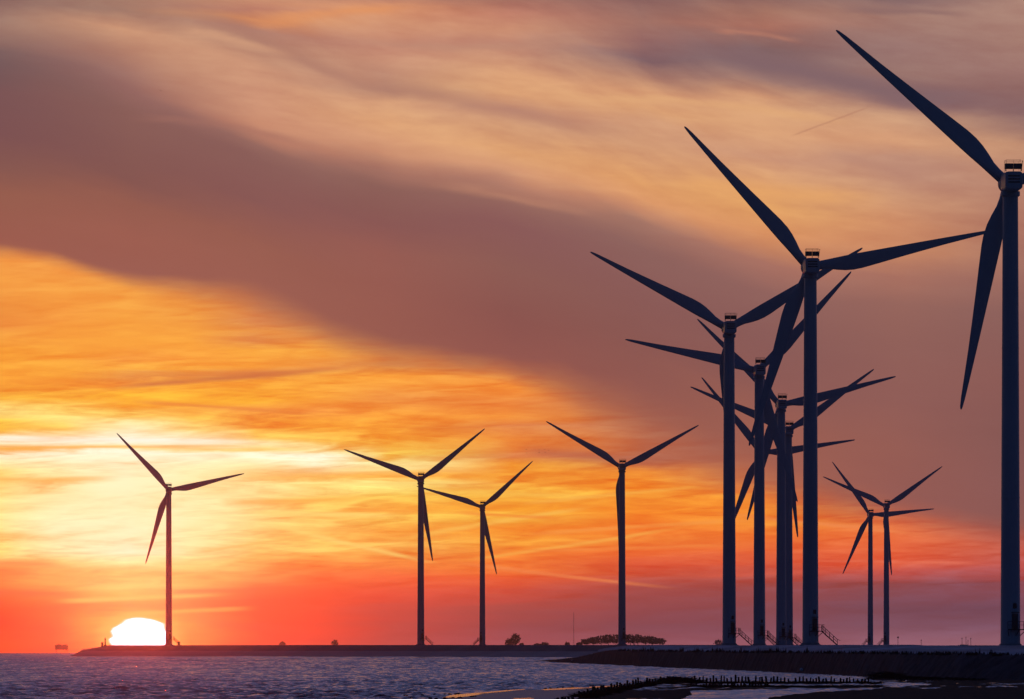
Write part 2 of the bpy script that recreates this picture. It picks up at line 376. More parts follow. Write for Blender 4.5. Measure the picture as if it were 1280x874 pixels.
    disc = rr.smooth(1.09, 0.90)
    halo = rr.smooth(3.2, 0.8) * (nH * 1.8 + nG * 0.8 + 0.75).clamp01() * 0.62
    deck = mixc(halo, deck, srgb((255, 172, 52)))
    halo = rr.smooth(1.7, 0.9) * 0.5
    deck = mixc(halo, deck, srgb((255, 205, 95)))
    sunc = (2.0, 2.0, 2.6)
    deck = mixc(disc, deck, sunc)
    # the colours above were read through the low haze: undo its dimming for the sky beyond it
    path = X.op('MINIMUM', (HAZE_TOP - EYE) / X.op('MAXIMUM', X.op('TANGENT', el), 0.002), 9700.0) * HAZE_DENS
    deck = mixc(1.0, deck, combine(*[X.op('EXPONENT', path * k) for k in (0.80, 0.62, 0.50)]), 'MULTIPLY')
    # --- clear dusk sky away from the glow
    nis = mixc(1.0, sky.outputs[0], (NIS_K * 0.70, NIS_K * 1.0, NIS_K * 1.75), 'MULTIPLY')
    side = az.abs().smooth(R(80), R(9))
    high = el.smooth(R(12), R(5.2))
    f = side * high
    # slate tone added above the view, so the sea reflects paler blue
    slate = el.smooth(R(60), R(8)) * az.abs().smooth(R(110), R(20)) * 0.75
    nis = mixc(slate, nis, SLATE)
    col = mixc(f, nis, deck)
    nt.links.new(col, bg.inputs['Color'])
    bg.inputs['Strength'].default_value = 1.0
    return w
HAZE_DENS = 7.5e-5; HAZE_TOP = 108.0; NIS_K = 0.10; SLATE = srgb((108, 112, 162))
build_world()

sl = bpy.data.lights.new('sun', 'SUN'); sl.energy = 0.06; sl.angle = R(0.5); sl.color = (1.0, 0.05, 0.01)
so = bpy.data.objects.new('sun', sl); COL.objects.link(so)
sd = Vector((math.sin(sun_az) * math.cos(sun_el), math.cos(sun_az) * math.cos(sun_el), math.sin(sun_el)))
so.rotation_euler = sd.to_track_quat('Z', 'Y').to_euler()
so.location = sd * 3000

# ------------------------------------------------------------------ camera
cam = bpy.data.cameras.new('camera'); co = bpy.data.objects.new('camera', cam); COL.objects.link(co)
co.location = (0, 0, EYE); co.rotation_euler = (R(90), 0, 0)
cam.sensor_width = 36.0; cam.lens = 36.0 * F / 1280.0
cam.shift_y = (YE - 437.0) / 1280.0
cam.clip_start = 1.0; cam.clip_end = 60000
scene.camera = co

# ------------------------------------------------------------------ sea
def grid_mesh(name, V, nr, nc, smooth=True):
    me = bpy.data.meshes.new(name)
    V = np.asarray(V, dtype=np.float32).reshape(-1, 3)
    i = np.arange((nr - 1) * nc).reshape(nr - 1, nc)[:, :nc - 1].ravel()
    Q = np.stack([i, i + 1, i + nc + 1, i + nc], axis=1).astype(np.int32)
    me.vertices.add(len(V)); me.vertices.foreach_set('co', V.ravel())
    me.loops.add(Q.size); me.loops.foreach_set('vertex_index', Q.ravel())
    me.polygons.add(len(Q)); me.polygons.foreach_set('loop_start', np.arange(len(Q), dtype=np.int32) * 4)
    me.polygons.foreach_set('loop_total', np.full(len(Q), 4, dtype=np.int32))
    me.polygons.foreach_set('use_smooth', np.full(len(Q), smooth))
    me.update(calc_edges=True); me.validate()
    return me

def calm_mask(x, y):
    """less chop in the lee of the dam and the bank"""
    px = 640 + F * x / np.maximum(y, 1)
    m = 1 - 0.5 * np.clip((px - 700) / 220, 0, 1) * np.clip((1250 - y) / 300, 0, 1)
    m *= 1 - 0.9 * np.clip((px - 520) / 70, 0, 1) * np.clip((640 - y) / 40, 0, 1)
    return m

def sea_height(x, y, dr):
    z = np.zeros_like(x)
    r2 = np.random.default_rng(3)
    for k in range(46):
        L = 0.9 * (6.0 / 0.9) ** r2.random()
        th = R(-62) + r2.normal(0, 0.55)
        a = 0.0115 * L ** 0.9 * (0.6 + 0.8 * r2.random())
        kx, ky = math.cos(th) * 2 * math.pi / L, math.sin(th) * 2 * math.pi / L
        ph = r2.random() * 6.283
        # slow grouping so that crests come in short lengths
        gx, gy, gp = r2.normal(0, 0.05), r2.normal(0, 0.02), r2.random() * 6.28
        w = np.clip((L / abs(math.sin(th) + 1e-3) / dr - 2.2) / 2.0, 0, 1)
        s = np.sin(kx * x + ky * y + ph + 0.8 * np.sin(gx * x + gy * y + gp))
        z += w * a * np.clip(2.4 - y / 1500, 0, 1) * (s + 0.35 * (1 - np.abs(s)) * np.sign(s)) * (0.75 + 0.5 * np.sin(gx * 1.7 * x + gy * 2.3 * y + gp * 2))
    # longer swell of the open water further out
    for k in range(16):
        L = 12 * (2.4) ** r2.random(); th = R(-75) + r2.normal(0, 0.35)
        kx, ky = math.cos(th) * 2 * math.pi / L, math.sin(th) * 2 * math.pi / L
        z += 0.055 * np.clip((y - 900) / 900, 0, 1) * np.clip(3.2 - dr / 4, 0, 1) * np.sin(kx * x + ky * y + r2.random() * 6.28 + 1.2 * np.sin(x * .02 * (k % 5 + 1) + k))
    return z

def build_sea():
    rows = [4, 60, 160, 280, 380, 440]
    d = 470.0
    while d < 2600:
        rows.append(d); d += 0.55 * (d / 470.0) ** 1.35
    while d < 5200:
        rows.append(d); d += 6.0
    while d < 9500:
        rows.append(d); d *= 1.006
    rows = np.array(rows)
    fine = np.radians(np.linspace(-5.4, 5.4, 300))
    outer = np.radians(np.array([-180, -150, -120, -95, -75, -60, -45, -32, -22, -15, -10, -7]))
    ang = np.concatenate([outer, fine, -outer[::-1]])
    A, D = np.meshgrid(ang, rows)
    x, y = np.sin(A) * D, np.cos(A) * D
    dr = np.gradient(rows)[:, None] * np.ones_like(A)
    z = sea_height(x, y, dr)
    z *= (np.abs(A) < np.radians(5.45)) & (D > 465)
    z *= calm_mask(x, y)
    z -= D ** 2 / (2 * RE)
    V = np.stack([x, y, z], axis=-1)
    return grid_mesh('sea', V, len(rows), len(ang))

def sea_material():
    m = bpy.data.materials.new('sea_water'); m.use_nodes = True
    nt = m.node_tree; nt.nodes.clear()
    out = nt.nodes.new('ShaderNodeOutputMaterial'); b = nt.nodes.new('ShaderNodeBsdfPrincipled')
    nt.links.new(b.outputs[0], out.inputs[0])
    b.inputs['Base Color'].default_value = (0.012, 0.022, 0.045, 1)
    b.inputs['Roughness'].default_value = 0.12; b.inputs['IOR'].default_value = 1.333
    # wind ripples far smaller than a pixel out there: slopes straight from noise
    tc = nt.nodes.new('ShaderNodeTexCoord'); geo = nt.nodes.new('ShaderNodeNewGeometry')
    acc = geo.outputs['Normal']
    def vm(op, a, b):
        n = nt.nodes.new('ShaderNodeVectorMath'); n.operation = op
        for i, v in enumerate((a, b)):
            if isinstance(v, tuple): n.inputs[i].default_value = v
            elif v is not None: nt.links.new(v, n.inputs[i])
        return n.outputs[0]
    for sc, st, amp in ((0.30, (1.0, 0.35, 1), 0.34), (1.1, (1, 0.6, 1), 0.42), (4.0, (1, 0.8, 1), 0.36)):
        mp = nt.nodes.new('ShaderNodeMapping'); mp.inputs['Scale'].default_value = st
        mp.inputs['Rotation'].default_value = (0, 0, R(12))
        nt.links.new(tc.outputs['Object'], mp.inputs[0])
        n = nt.nodes.new('ShaderNodeTexNoise'); n.inputs['Scale'].default_value = sc; n.inputs['Detail'].default_value = 3
        nt.links.new(mp.outputs[0], n.inputs['Vector'])
        acc = vm('ADD', acc, vm('MULTIPLY', vm('SUBTRACT', n.outputs['Color'], (.5, .5, .5)), (amp, amp, 0.0)))
    acc = vm('ADD', acc, (0.0, -0.10, 0.0))  # added tilt toward the viewer, so the water mirrors higher, bluer sky
    nt.links.new(vm('NORMALIZE', acc, None), b.inputs['Normal'])
    return m
sea = link('sea', build_sea(), sea_material()); tag(sea, kind='structure')

# ------------------------------------------------------------------ land
def interp(pts, x): return float(np.interp(x, [p[0] for p in pts], [p[1] for p in pts]))
def fbm(x, y, s, o=4): return mnoise.fractal(Vector((x * s, y * s, 0.37)), 0.8, 2.0, o)

# far dyke, the left arm
FAR_TOP = [(84, -0.9), (90, 0.2), (93, 0.9), (100, 2.0), (115, 3.1), (127, 3.9), (134, 4.30), (400, 4.36), (700, 4.36), (900, 4.36)]
FAR_D = [(84, 2960), (211, 2885), (526, 2700), (777, 2505), (900, 2350)]
def build_far():
    vs = []; pxs = np.concatenate([np.linspace(84, 140, 30), np.linspace(146, 900, 180)])
    rows = 7
    slope = MB()
    for px in pxs:
        d = interp(FAR_D, px); zt = interp(FAR_TOP, px); x = az_x(px, d)
        n = 0.10 * fbm(x, 1.0, 0.05)
        toe = min(2.0, zt - 0.7)
        prof = [(d - 70, -1.3), (d - 30, min(-0.2, zt - 1)), (d, toe), (d + 9, toe + (zt - toe) * 0.6 + n), (d + 14, zt + n * 0.6), (d + 30, zt), (8900, max(zt, 0) + 0.3)]
        for dd, z in prof: vs.append((x * (1 if dd < 5000 else 2.9), dd, z))
    me = bpy.data.meshes.new('dyke'); nc = rows; nr = len(pxs)
    me = grid_mesh('dyke', np.array(vs), nr, nc, True)
    return me
me = build_far()
me.materials.append(M_farslope); me.materials.append(M_toesheen)
mi = []
for p in me.polygons: mi.append(1 if max(me.vertices[i].co.z for i in p.vertices) < 2.05 and min(me.vertices[i].co.y for i in p.vertices) < 3000 and p.index % 6 < 2 else 0)
me.polygons.foreach_set('material_index', mi)
tag(link('far_dyke', me), kind='structure')

# rock bank (dark) and the right-hand dyke
W = [(660, 826.9), (672, 827.0), (678, 827), (700, 828), (730, 829.2), (760, 830.6), (800, 833), (880, 836), (960, 839.5), (1020, 842.5), (1080, 845.6), (1130, 848), (1200, 850.2), (1290, 852), (1500, 854)]
C = [(660, 826.9), (672, 826.0), (680, 825.4), (700, 823.9), (722, 821.6), (742, 817), (752, 814.3), (762, 812.8), (800, 813.2), (900, 814.8), (1050, 815.8), (1200, 817.6), (1290, 819.2), (1500, 820)]
def spit_pt(px):
    dw = d_at(interp(W, px)); yc = interp(C, px); dc = dw + 16
    return dw, dc, z_at(yc, dc)
def build_bank():
    pxs = np.linspace(660, 1500, 770); nrow = 30; vs = []
    for px in pxs:
        dw, dc, zc = spit_pt(px)
        x = az_x(px, dw)
        for j in range(nrow):
            if j <= 26:
                t = j / 26.0; d = dw - 2 + (dc - dw + 2) * t; z = -0.4 + (zc + 0.4) * t ** 0.85
                amp = 0.30 * min(1, 4 * t) * (1 if zc > 1.5 else max(0.15, zc / 1.5))
            else:
                t = (j - 26) / 3.0; d = dc + 7 * t; z = zc - 0.12 * t; amp = 0.12
            xx = x * d / dw
            z += amp * (fbm(xx, d, 0.45, 4) * 0.6 + 0.25 * fbm(xx, d, 1.6, 2))
            vs.append((xx, d, z))
    return grid_mesh('rock_bank', np.array(vs), len(pxs), nrow, True)
tag(link('rock_bank', build_bank(), M_basalt), kind='structure')

def build_dyke():
    pxs = np.concatenate([np.linspace(748, 1300, 260), np.linspace(1310, 2600, 60)]); vs = []
    for px in pxs:
        p = min(px, 1500)
        dw, dc, zc = spit_pt(p); x = az_x(px, dc)
        far = np.interp(px, [748, 900, 1050, 1200, 1290], [40, 60, 110, 150, 185])
        zt = float(np.interp(px, [748, 800], [zc - 0.1, 4.06]))
        pr = [(dc + 5, -1.0), (dc + 6.5, zc - 0.25), (dc + 6.5 + far * 0.25, zc + (zt - zc) * 0.30), (dc + 6.5 + far * 0.6, zc + (zt - zc) * 0.68), (dc + 6.5 + far * 0.92, zt - 0.06), (dc + far + 10, zt), (8900, zt + 0.05)]
        for k, (d, z) in enumerate(pr):
            xx = x * d / dc if k < 6 else x * 3.6 + 40
            if 1 < k < 6: z += 0.14 * fbm(xx, d, 0.08)
            vs.append((xx, d, z))
    return grid_mesh('dyke', np.array(vs), len(pxs), 7, True)
tag(link('dyke', build_dyke(), M_slope), kind='structure')

# tufts along the crest of the rock bank
def build_tufts():
    mb = MB(); rr = random.Random(5)
    for i in range(2600):
        px = rr.uniform(765, 1300)
        dw, dc, zc = spit_pt(px); d = dc + rr.uniform(-2, 5); x = az_x(px, d)
        if fbm(x, d, 0.25, 3) < -0.05: continue
        h = rr.uniform(0.12, 0.50) * (1.9 if fbm(x + 50, d, 0.12, 2) > 0.35 else 0.8); lean = rr.uniform(-0.15, 0.15); w = rr.uniform(0.05, 0.16)
        b = (x, d, zc - 0.15)
        mb.add([(x - w, d, zc - .15), (x + w, d, zc - .15), (x + lean, d + rr.uniform(-.1, .1), zc + h), (x, d + w, zc - .15)], [(0, 1, 2), (1, 3, 2), (3, 0, 2)])
    return mb.mesh('bank_grass')
tag(link('bank_grass', build_tufts(), M_tuft), 'dark ragged grass tufts along the crest of the rock bank', 'grass', kind='stuff')

# ------------------------------------------------------------------ tidal flat
def poly_mask(px, y, poly, soft):
    """signed soft mask of a polygon given in survey angles"""
    inside = np.zeros(px.shape, bool); n = len(poly); dist = np.full(px.shape, 1e9)
    for i in range(n):
        x1, y1 = poly[i]; x2, y2 = poly[(i + 1) % n]
        c = ((y1 > y) != (y2 > y)) & (px < (x2 - x1) * (y - y1) / (y2 - y1 + 1e-9) + x1)
        inside ^= c
        dx, dy = (x2 - x1) * 0.15, (y2 - y1)
        t = np.clip(((px - x1) * 0.15 * dx + (y - y1) * dy) / (dx * dx + dy * dy + 1e-9), 0, 1)
        dist = np.minimum(dist, np.hypot((px - x1) * 0.15 - t * dx, (y - y1) - t * dy))
    s = np.where(inside, dist, -dist)
    return np.clip(s / soft + 0.5, 0, 1)
MUD = [
    ([(688, 890), (706, 874), (724, 870.5), (760, 863), (800, 856.5), (836, 852), (852, 851.5), (872, 853.2), (960, 854), (1096, 853.6), (1096, 854.6), (960, 855.2), (872, 855.5), (862, 862), (866, 868), (850, 876), (850, 890)], 0.8, 0.07),
    ([(848, 856.5), (960, 857.6), (1095, 857), (1110, 858), (1100, 861), (1040, 861.8), (960, 862), (880, 863.5), (848, 864)], 0.8, 0.08),
    ([(1088, 849.5), (1125, 848.5), (1160, 850), (1235, 851), (1420, 852), (1420, 900), (930, 900), (960, 872.5), (1010, 867), (1080, 862.5), (1130, 859), (1170, 855.5), (1120, 853), (1095, 852.5)], 1.0, 0.10),
]
def mud_height(x, d):
    px = 640 + F * x / d; y = YE + F * EYE / d
    z = np.full(x.shape, -0.35)
    for poly, soft, h in MUD:
        z = np.maximum(z, -0.35 + (0.35 + h) * poly_mask(px, y, poly, soft))
    return z
def build_mud():
    xs = np.linspace(2, 75, 240); ds = []
    d = 455.0
    while d < 860: ds.append(d); d += 1.5
    ds = np.array(ds); Xg, Dg = np.meshgrid(xs, ds)
    z = mud_height(Xg, Dg)
    nz = np.array([[fbm(a, b * 0.35, 0.16, 4) + 0.5 * fbm(a, b * 0.35, 0.7, 2) for a in xs] for b in ds])
    z = z + 0.13 * nz
    return grid_mesh('mud_flat', np.stack([Xg, Dg, z], -1), len(ds), len(xs))
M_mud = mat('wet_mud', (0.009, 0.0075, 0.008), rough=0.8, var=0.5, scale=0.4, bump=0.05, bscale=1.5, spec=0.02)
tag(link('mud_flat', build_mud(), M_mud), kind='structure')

# wet sand bar with a film of water along its outer edge
def flat_poly(name, poly, z, m, jit=0.0):
    bm = bmesh.new(); pts = []
    n = len(poly)
    for i in range(n):
        a, b = poly[i], poly[(i + 1) % n]
        for k in range(8):
            t = k / 8; px = a[0] + (b[0] - a[0]) * t; y = a[1] + (b[1] - a[1]) * t
            x, d, zz = P(px, y, z)
            pts.append(bm.verts.new((x + jit * fbm(x, d, .6, 2), d + 12 * jit * fbm(x + 9, d, .3, 3), z)))
    bm.faces.new(pts); bmesh.ops.triangulate(bm, faces=bm.faces[:])
    bmesh.ops.recalc_face_normals(bm, faces=bm.faces[:])
    me = bpy.data.meshes.new(name); bm.to_mesh(me); bm.free()
    if me.polygons and me.polygons[0].normal.z < 0: me.flip_normals()
    return link(name, me, m)
M_sand = mat('wet_sand', (0.02, 0.022, 0.035), rough=0.42, var=0.3, scale=0.5, bump=0.03, bscale=2.0, spec=0.4)
M_film = mat('water_film', (0.01, 0.012, 0.018), rough=0.12, var=0.2, scale=0.5, bump=0.004, bscale=0.6, spec=0.6)
SANDP = [(520, 892), (548, 876), (575, 870), (600, 867), (655, 862.4), (700, 861.6), (748, 860.6), (738, 866), (722, 872), (700, 892)]
tag(flat_poly('sand_bar', SANDP, 0.13, M_sand, 0.25), kind='structure')
for i, pl in enumerate([[(552, 872), (566, 868.6), (590, 866.4), (655, 861.4), (656, 862.0), (606, 866.8), (592, 869.5), (572, 872)],
                        [(676, 861.9), (700, 860.4), (724, 859.2), (775, 856.6), (778, 857.5), (728, 860.6), (702, 862.0), (680, 862.8)],
                        [(640, 873.0), (664, 872.4), (668, 873.2), (645, 874.2)]]):
    tag(flat_poly('tide_pool', pl, 0.145, M_film, 0.15), kind='structure')

# ------------------------------------------------------------------ posts of the brushwood dams
def post_mesh(seed):
    rr = random.Random(seed); mb = MB()
    h = 1.0; prof = []
    n = 8; pts = []; fs = []
    lx, ly = rr.uniform(-.05, .05), rr.uniform(-.05, .05)
    levels = [(-0.6, .085), (0.0, .085), (0.35, .08), (0.7, .074), (0.93, .072), (1.0, .05)]
    for z, r in levels:
        for k in range(n):
            t = 2 * math.pi * k / n; q = r * rr.uniform(.88, 1.12)
            pts.append((lx * z + q * math.cos(t), ly * z + q * math.sin(t), z + (rr.uniform(-.05, .05) if z > .9 else 0)))
    for i in range(len(levels) - 1):
        for k in range(n): fs.append((i * n + k, i * n + (k + 1) % n, (i + 1) * n + (k + 1) % n, (i + 1) * n + k))
    fs.append(tuple(range((len(levels) - 1) * n, len(levels) * n)))
    mb.add(pts, fs)
    me = mb.mesh('wooden_post', True); me.materials.append(M_wood)
    return me
POSTS = [post_mesh(s) for s in range(6)]
def post_row(base, tops, step, label, group, jit=0.8):
    rr = random.Random(len(label)); x = base[0][0]
    while x <= base[-1][0]:
        yb, yt = interp(base, x), interp(tops, x)
        if rr.random() < .06: x += step; continue
        d = d_at(yb + rr.uniform(-.4, .4)); h = (yb - yt) * d / F * rr.uniform(.78, 1.34)
        o = bpy.data.objects.new('wooden_post', POSTS[rr.randrange(6)]); COL.objects.link(o)
        o.location = (az_x(x, d), d, 0.0); s = rr.uniform(1.05, 1.6)
        o.scale = (s, s, h); o.rotation_euler = (rr.gauss(0, .05), rr.gauss(0, .09), rr.uniform(0, 6.28))
        tag(o, label, 'post', group)
        x += step * rr.uniform(1 - .25 * jit, 1 + .25 * jit)
post_row([(694, 879), (719, 877)], [(694, 872.3), (719, 871.6)], 4.2, 'short dark wooden post barely rising into the bottom of the photo beside the wet sand', 'posts at the near end of the dam')
post_row([(725, 873), (740, 870), (760, 866), (780, 862), (800, 858), (820, 855.5), (848, 853.5)],
         [(725, 865.5), (740, 861.5), (760, 857), (780, 853), (800, 849.5), (820, 847.5), (848, 845.5)], 3.5,
         'dark wooden post in the slanting row along the black mud bank', 'posts in the slanting row')
post_row([(852, 854), (960, 854.2), (1090, 854)], [(852, 846), (960, 846.6), (1090, 848)], 4.3,
         'dark wooden post in the long level row across the shallow water before the rock bank', 'posts in the long level row')
post_row([(864, 859.5), (962, 858.6)], [(864, 854.4), (962, 854.6)], 3.7,
         'short dark wooden post in the lower row in front of the long level row', 'posts in the lower row')
post_row([(1122, 851.6), (1226, 852.2)], [(1122, 848.6), (1226, 849.6)], 4.3,
         'small dark wooden post in the faint row by the black mud on the right', 'posts in the faint right row')

def brush(name, path, n, hmax, wid, label, seed):
    rr = random.Random(seed); mb = MB()
    for i in range(n):
        t = rr.random(); px = path[0][0] + (path[-1][0] - path[0][0]) * t
        yb = interp([(a, b) for a, b, _ in path], px); hh = interp([(a, c) for a, _, c in path], px)
        d = d_at(yb) + rr.uniform(-wid, wid); x = az_x(px, d)
        L = rr.uniform(.5, 1.6); th = rr.gauss(0, .35) + (math.pi if rr.random() < .5 else 0); z0 = rr.uniform(-.05, 1) ** 1 * hh * hmax
        z0 = max(0, z0); rise = rr.gauss(0.04, .12)
        mb.tube((x, d, z0), (x + L * math.cos(th), d + L * math.sin(th), max(.02, z0 + rise)), rr.uniform(.02, .05), .012, 4)
    o = link(name, mb.mesh(name), M_brush); tag(o, label, 'brushwood', kind='stuff')
brush('brushwood', [(724, 874, .45), (780, 863, .5), (815, 858, .8), (838, 854.5, 1.3), (856, 854, 1.2), (880, 855, .25), (960, 855, .2), (1095, 855, .2)], 5200, .5, 2.0,
      'tangled black brushwood packed between the posts of the dam', 3)
brush('brushwood', [(866, 860.5, .6), (1000, 860, .4), (1095, 859.5, .4)], 1400, .3, 2.0, 'low black brushwood line below the long level row of posts', 4)
brush('brushwood', [(1090, 850.5, .4), (1100, 850, 1), (1118, 850, 1), (1130, 850.5, .5), (1180, 851, .3), (1226, 851.5, .2)], 1500, .85, 3.0, 'dark heap of brushwood at the right end of the long level row', 5)

# scattered stones on the bar and at the foot of the bank
def rock_mesh(seed, r=1.0):
    bm = bmesh.new(); bmesh.ops.create_icosphere(bm, subdivisions=2, radius=r)
    for v in bm.verts:
        k = 1 + .35 * mnoise.noise(v.co * 1.3 + Vector((seed * 7.1, 0, 0))); v.co = Vector((v.co.x * k, v.co.y * k * .8, v.co.z * k * .6))
    me = bpy.data.meshes.new('stone'); bm.to_mesh(me); bm.free(); return me
stones = [rock_mesh(s) for s in range(4)]
for s in stones: s.materials.append(M_stone)
rr = random.Random(11)
for px, y in [(507, 870), (528, 869.5), (543, 868.5), (556, 868), (562, 868.4), (570, 868), (573, 867.6), (590, 871.5), (594, 871), (538, 873.6), (545, 873.8), (556, 873.5), (566, 873), (575, 872.8), (682, 861.4), (688, 860.8), (697, 860.4), (704, 859.8), (716, 859.5), (730, 857.6), (737, 857.2), (741, 857.2), (745, 857)]:
    o = bpy.data.objects.new('stone', stones[rr.randrange(4)]); COL.objects.link(o)
    x, d, z = P(px, y, .12); o.location = (x, d, .16); k = rr.uniform(.07, .14); o.scale = (k * 1.5, k * 2, k); o.rotation_euler.z = rr.uniform(0, 6)
    near = px < 620
    tag(o, 'small dark stone on the left, wider gleaming edge of the sand bar' if near else 'small dark stone on the thin gleam leading to the posts', 'stone', 'stones on the left gleam' if near else 'stones on the thin gleam')
pm = rock_mesh(9); pm.materials.append(M_pale)
o = link('pale_stone', pm); o.location = (az_x(1002, 985), 985, .6); o.scale = (.26, .26, .40); tag(o, 'pale upright stone at the waterline of the rock bank', 'stone')
o = link('pale_stone', pm); o.location = (az_x(715.5, 1640), 1640, .55); o.scale = (.3, .3, .25); tag(o, 'small pale stone near the low tip of the rock bank', 'stone')

# ------------------------------------------------------------------ wind turbines
HUB = 66.8
def lathe_obj(name, prof, n=28):
    mb = MB(); mb.lathe(prof, n); return mb.mesh(name, True)
def shade_auto(me, ang=40):
    bm = bmesh.new(); bm.from_mesh(me)
    for e in bm.edges:
        if len(e.link_faces) == 2 and e.calc_face_angle(0) > R(ang): e.smooth = False
    bm.to_mesh(me); bm.free(); return me

def tower_mesh():
    H = HUB - 1.75; prof = []
    for z in (0.0, 8, 16.5, 21.5, 21.5001, 30, 43, 43.0001, 55, H):
        t = z / H; r = 1.43 + (1.10 - 1.43) * t
        if abs(z - 21.5) < .01 or abs(z - 43) < .01: r += 0.0
        prof.append((r, z))
    return shade_auto(lathe_obj('tower', prof, 36))
ME_TOWER = tower_mesh()
ME_FLANGE = shade_auto(lathe_obj('base_flange', [(1.95, -0.6), (1.95, .22), (1.62, .30), (1.62, .5), (1.45, .56)], 32))
def seam_mesh(z):
    H = HUB - 1.75; r = 1.43 - .33 * z / H
    return shade_auto(lathe_obj('tower_seam', [(r, z - .12), (r + .03, z - .10), (r + .03, z + .10), (r, z + .12)], 32))
ME_SEAM = [seam_mesh(21.5), seam_mesh(43)]

def blade_mesh():
    secs = [(0.9, .85, .85, 1.0, 0), (2.2, .85, .85, 1.0, 0), (3.4, .86, 1.05, .75, 12), (4.8, .88, 1.55, .5, 14), (6.2, .90, 1.93, .36, 13), (7.6, .90, 2.12, .30, 12), (9.2, .87, 2.10, .27, 10), (12, .80, 1.84, .24, 7), (16, .70, 1.46, .21, 5), (20, .60, 1.12, .19, 3), (24, .50, .80, .18, 2), (28, .38, .55, .17, 1), (30.8, .28, .38, .18, 0), (32.0, .19, .24, .18, 0), (32.4, .10, .10, .18, 0)]
    n = 18; pts = []; fs = []
    for r, le, te, tk, tw in secs:
        c = le + te
        for k in range(n):
            a = 2 * math.pi * k / n
            u = (1 - math.cos(a)) / 2          # 0 leading .. 1 trailing
            th = tk * c / 2 * math.sin(a) if tk > .9 else tk * c * (math.copysign(1, math.sin(a)) * 2.1 * (0.2969 * math.sqrt(u) - .126 * u - .3516 * u * u + .2843 * u ** 3 - .1036 * u ** 4)) if abs(math.sin(a)) > 1e-6 else 0
            if .9 >= tk > .45: th = (th + tk * c / 2 * math.sin(a)) / 2
            x = -le + u * c; y = th
            t = R(tw); xr, yr = x * math.cos(t) - y * math.sin(t), x * math.sin(t) + y * math.cos(t)
            pts.append((xr * 0.93, yr + 0.0006 * r * r, r * 1.024))
    for i in range(len(secs) - 1):
        for k in range(n): fs.append((i * n + k, i * n + (k + 1) % n, (i + 1) * n + (k + 1) % n, (i + 1) * n + k))
    fs.append(tuple(range((len(secs) - 1) * n, len(secs) * n))); fs.append(tuple(reversed(range(n))))
    me = mesh_from('blade', pts, fs, True)
    bm = bmesh.new(); bm.from_mesh(me); bmesh.ops.recalc_face_normals(bm, faces=bm.faces[:]); bm.to_mesh(me); bm.free()
    return me
ME_BLADE = blade_mesh()

def nacelle_mesh():
    # rounded box swept along y, tapering to the rear; y<0 is the rear that faces us
    secs = [(-4.6, 1.12, 1.16, .10), (-4.45, 1.24, 1.28, .0), (-1.5, 1.27, 1.34, 0), (1.2, 1.27, 1.34, 0), (2.0, 1.15, 1.2, .0)]
    n = 28; pts = []; fs = []
    for y, w, h, dz in secs:
        for k in range(n):
            a = 2 * math.pi * k / n; c, s = math.cos(a), math.sin(a); e = .32
            pts.append((w * math.copysign(abs(c) ** e, c), y, h * math.copysign(abs(s) ** e, s) + dz * 0))
    for i in range(len(secs) - 1):
        for k in range(n): fs.append((i * n + k, (i + 1) * n + k, (i + 1) * n + (k + 1) % n, i * n + (k + 1) % n))
    fs.append(tuple(range(n))); fs.append(tuple(reversed(range((len(secs) - 1) * n, len(secs) * n))))
    me = mesh_from('nacelle', pts, fs, True)
    bm = bmesh.new(); bm.from_mesh(me); bmesh.ops.recalc_face_normals(bm, faces=bm.faces[:]); bm.to_mesh(me); bm.free()
    return shade_auto(me, 35)
ME_NAC = nacelle_mesh()
def louver_mesh():
    mb = MB(); mb.box((0, -4.60, 0), (1.72, .10, .20)); 
    return mb.mesh('louver', bevel=.02)
ME_LOUV = louver_mesh()
def cooler_mesh():
    mb = MB()
    mb.box((-.62, -3.6, 2.06), (1.16, .7, .80)); mb.box((.62, -3.6, 2.06), (1.16, .7, .80))
    for x in (-1.1, 0, 1.1): mb.box((x, -3.6, 1.50), (.07, .5, .34))
    return mb.mesh('cooler', bevel=.03)
ME_COOL = cooler_mesh()
def rail_mesh():
    mb = MB(); zt = 2.95; z0 = 1.25
    pts = [(-1.05, -4.0), (1.05, -4.0), (1.05, -1.6), (-1.05, -1.6)]
    for x, y in pts + [(0, -4.0)]: mb.tube((x, y, z0), (x, y, zt), .02)
    for a, b in zip(pts, pts[1:] + pts[:1]):
        mb.tube((*a, zt), (*b, zt), .02); mb.tube((*a, 2.75), (*b, 2.75), .014)
    mb.tube((1.2, -3.4, 1.4), (1.35, -3.4, 2.75), .035); mb.box((1.35, -3.4, 2.8), (.12, .12, .16))
    return mb.mesh('roof_railing')
ME_RAIL = rail_mesh()
ME_SKIRT = shade_auto(lathe_obj('yaw_ring', [(1.22, -.55), (1.38, -.40), (1.38, .15), (1.3, .2)], 28))
def hub_mesh():
    mb = MB(); mb.lathe([(1.25, -1.1), (1.42, -.6), (1.45, .3), (1.25, 1.1), (.8, 1.75), (.25, 2.05)], 28)
    me = mb.mesh('hub', True)
    me.transform(Matrix.Rotation(R(-90), 4, 'X'))   # nose points along +y
    return shade_auto(me, 50)
ME_HUB = hub_mesh()
def door_mesh():
    mb = MB(); mb.box((1.44, 0, 3.75), (.10, .95, 2.15)); mb.box((1.55, 0, 5.05), (.40, 1.25, .10)); return mb.mesh('door', bevel=.03)
ME_DOOR = door_mesh()
def vent_mesh():
    mb = MB(); mb.box((1.40, 0, 6.0), (.16, .55, .75)); return mb.mesh('vent', bevel=.03)
ME_VENT = vent_mesh()
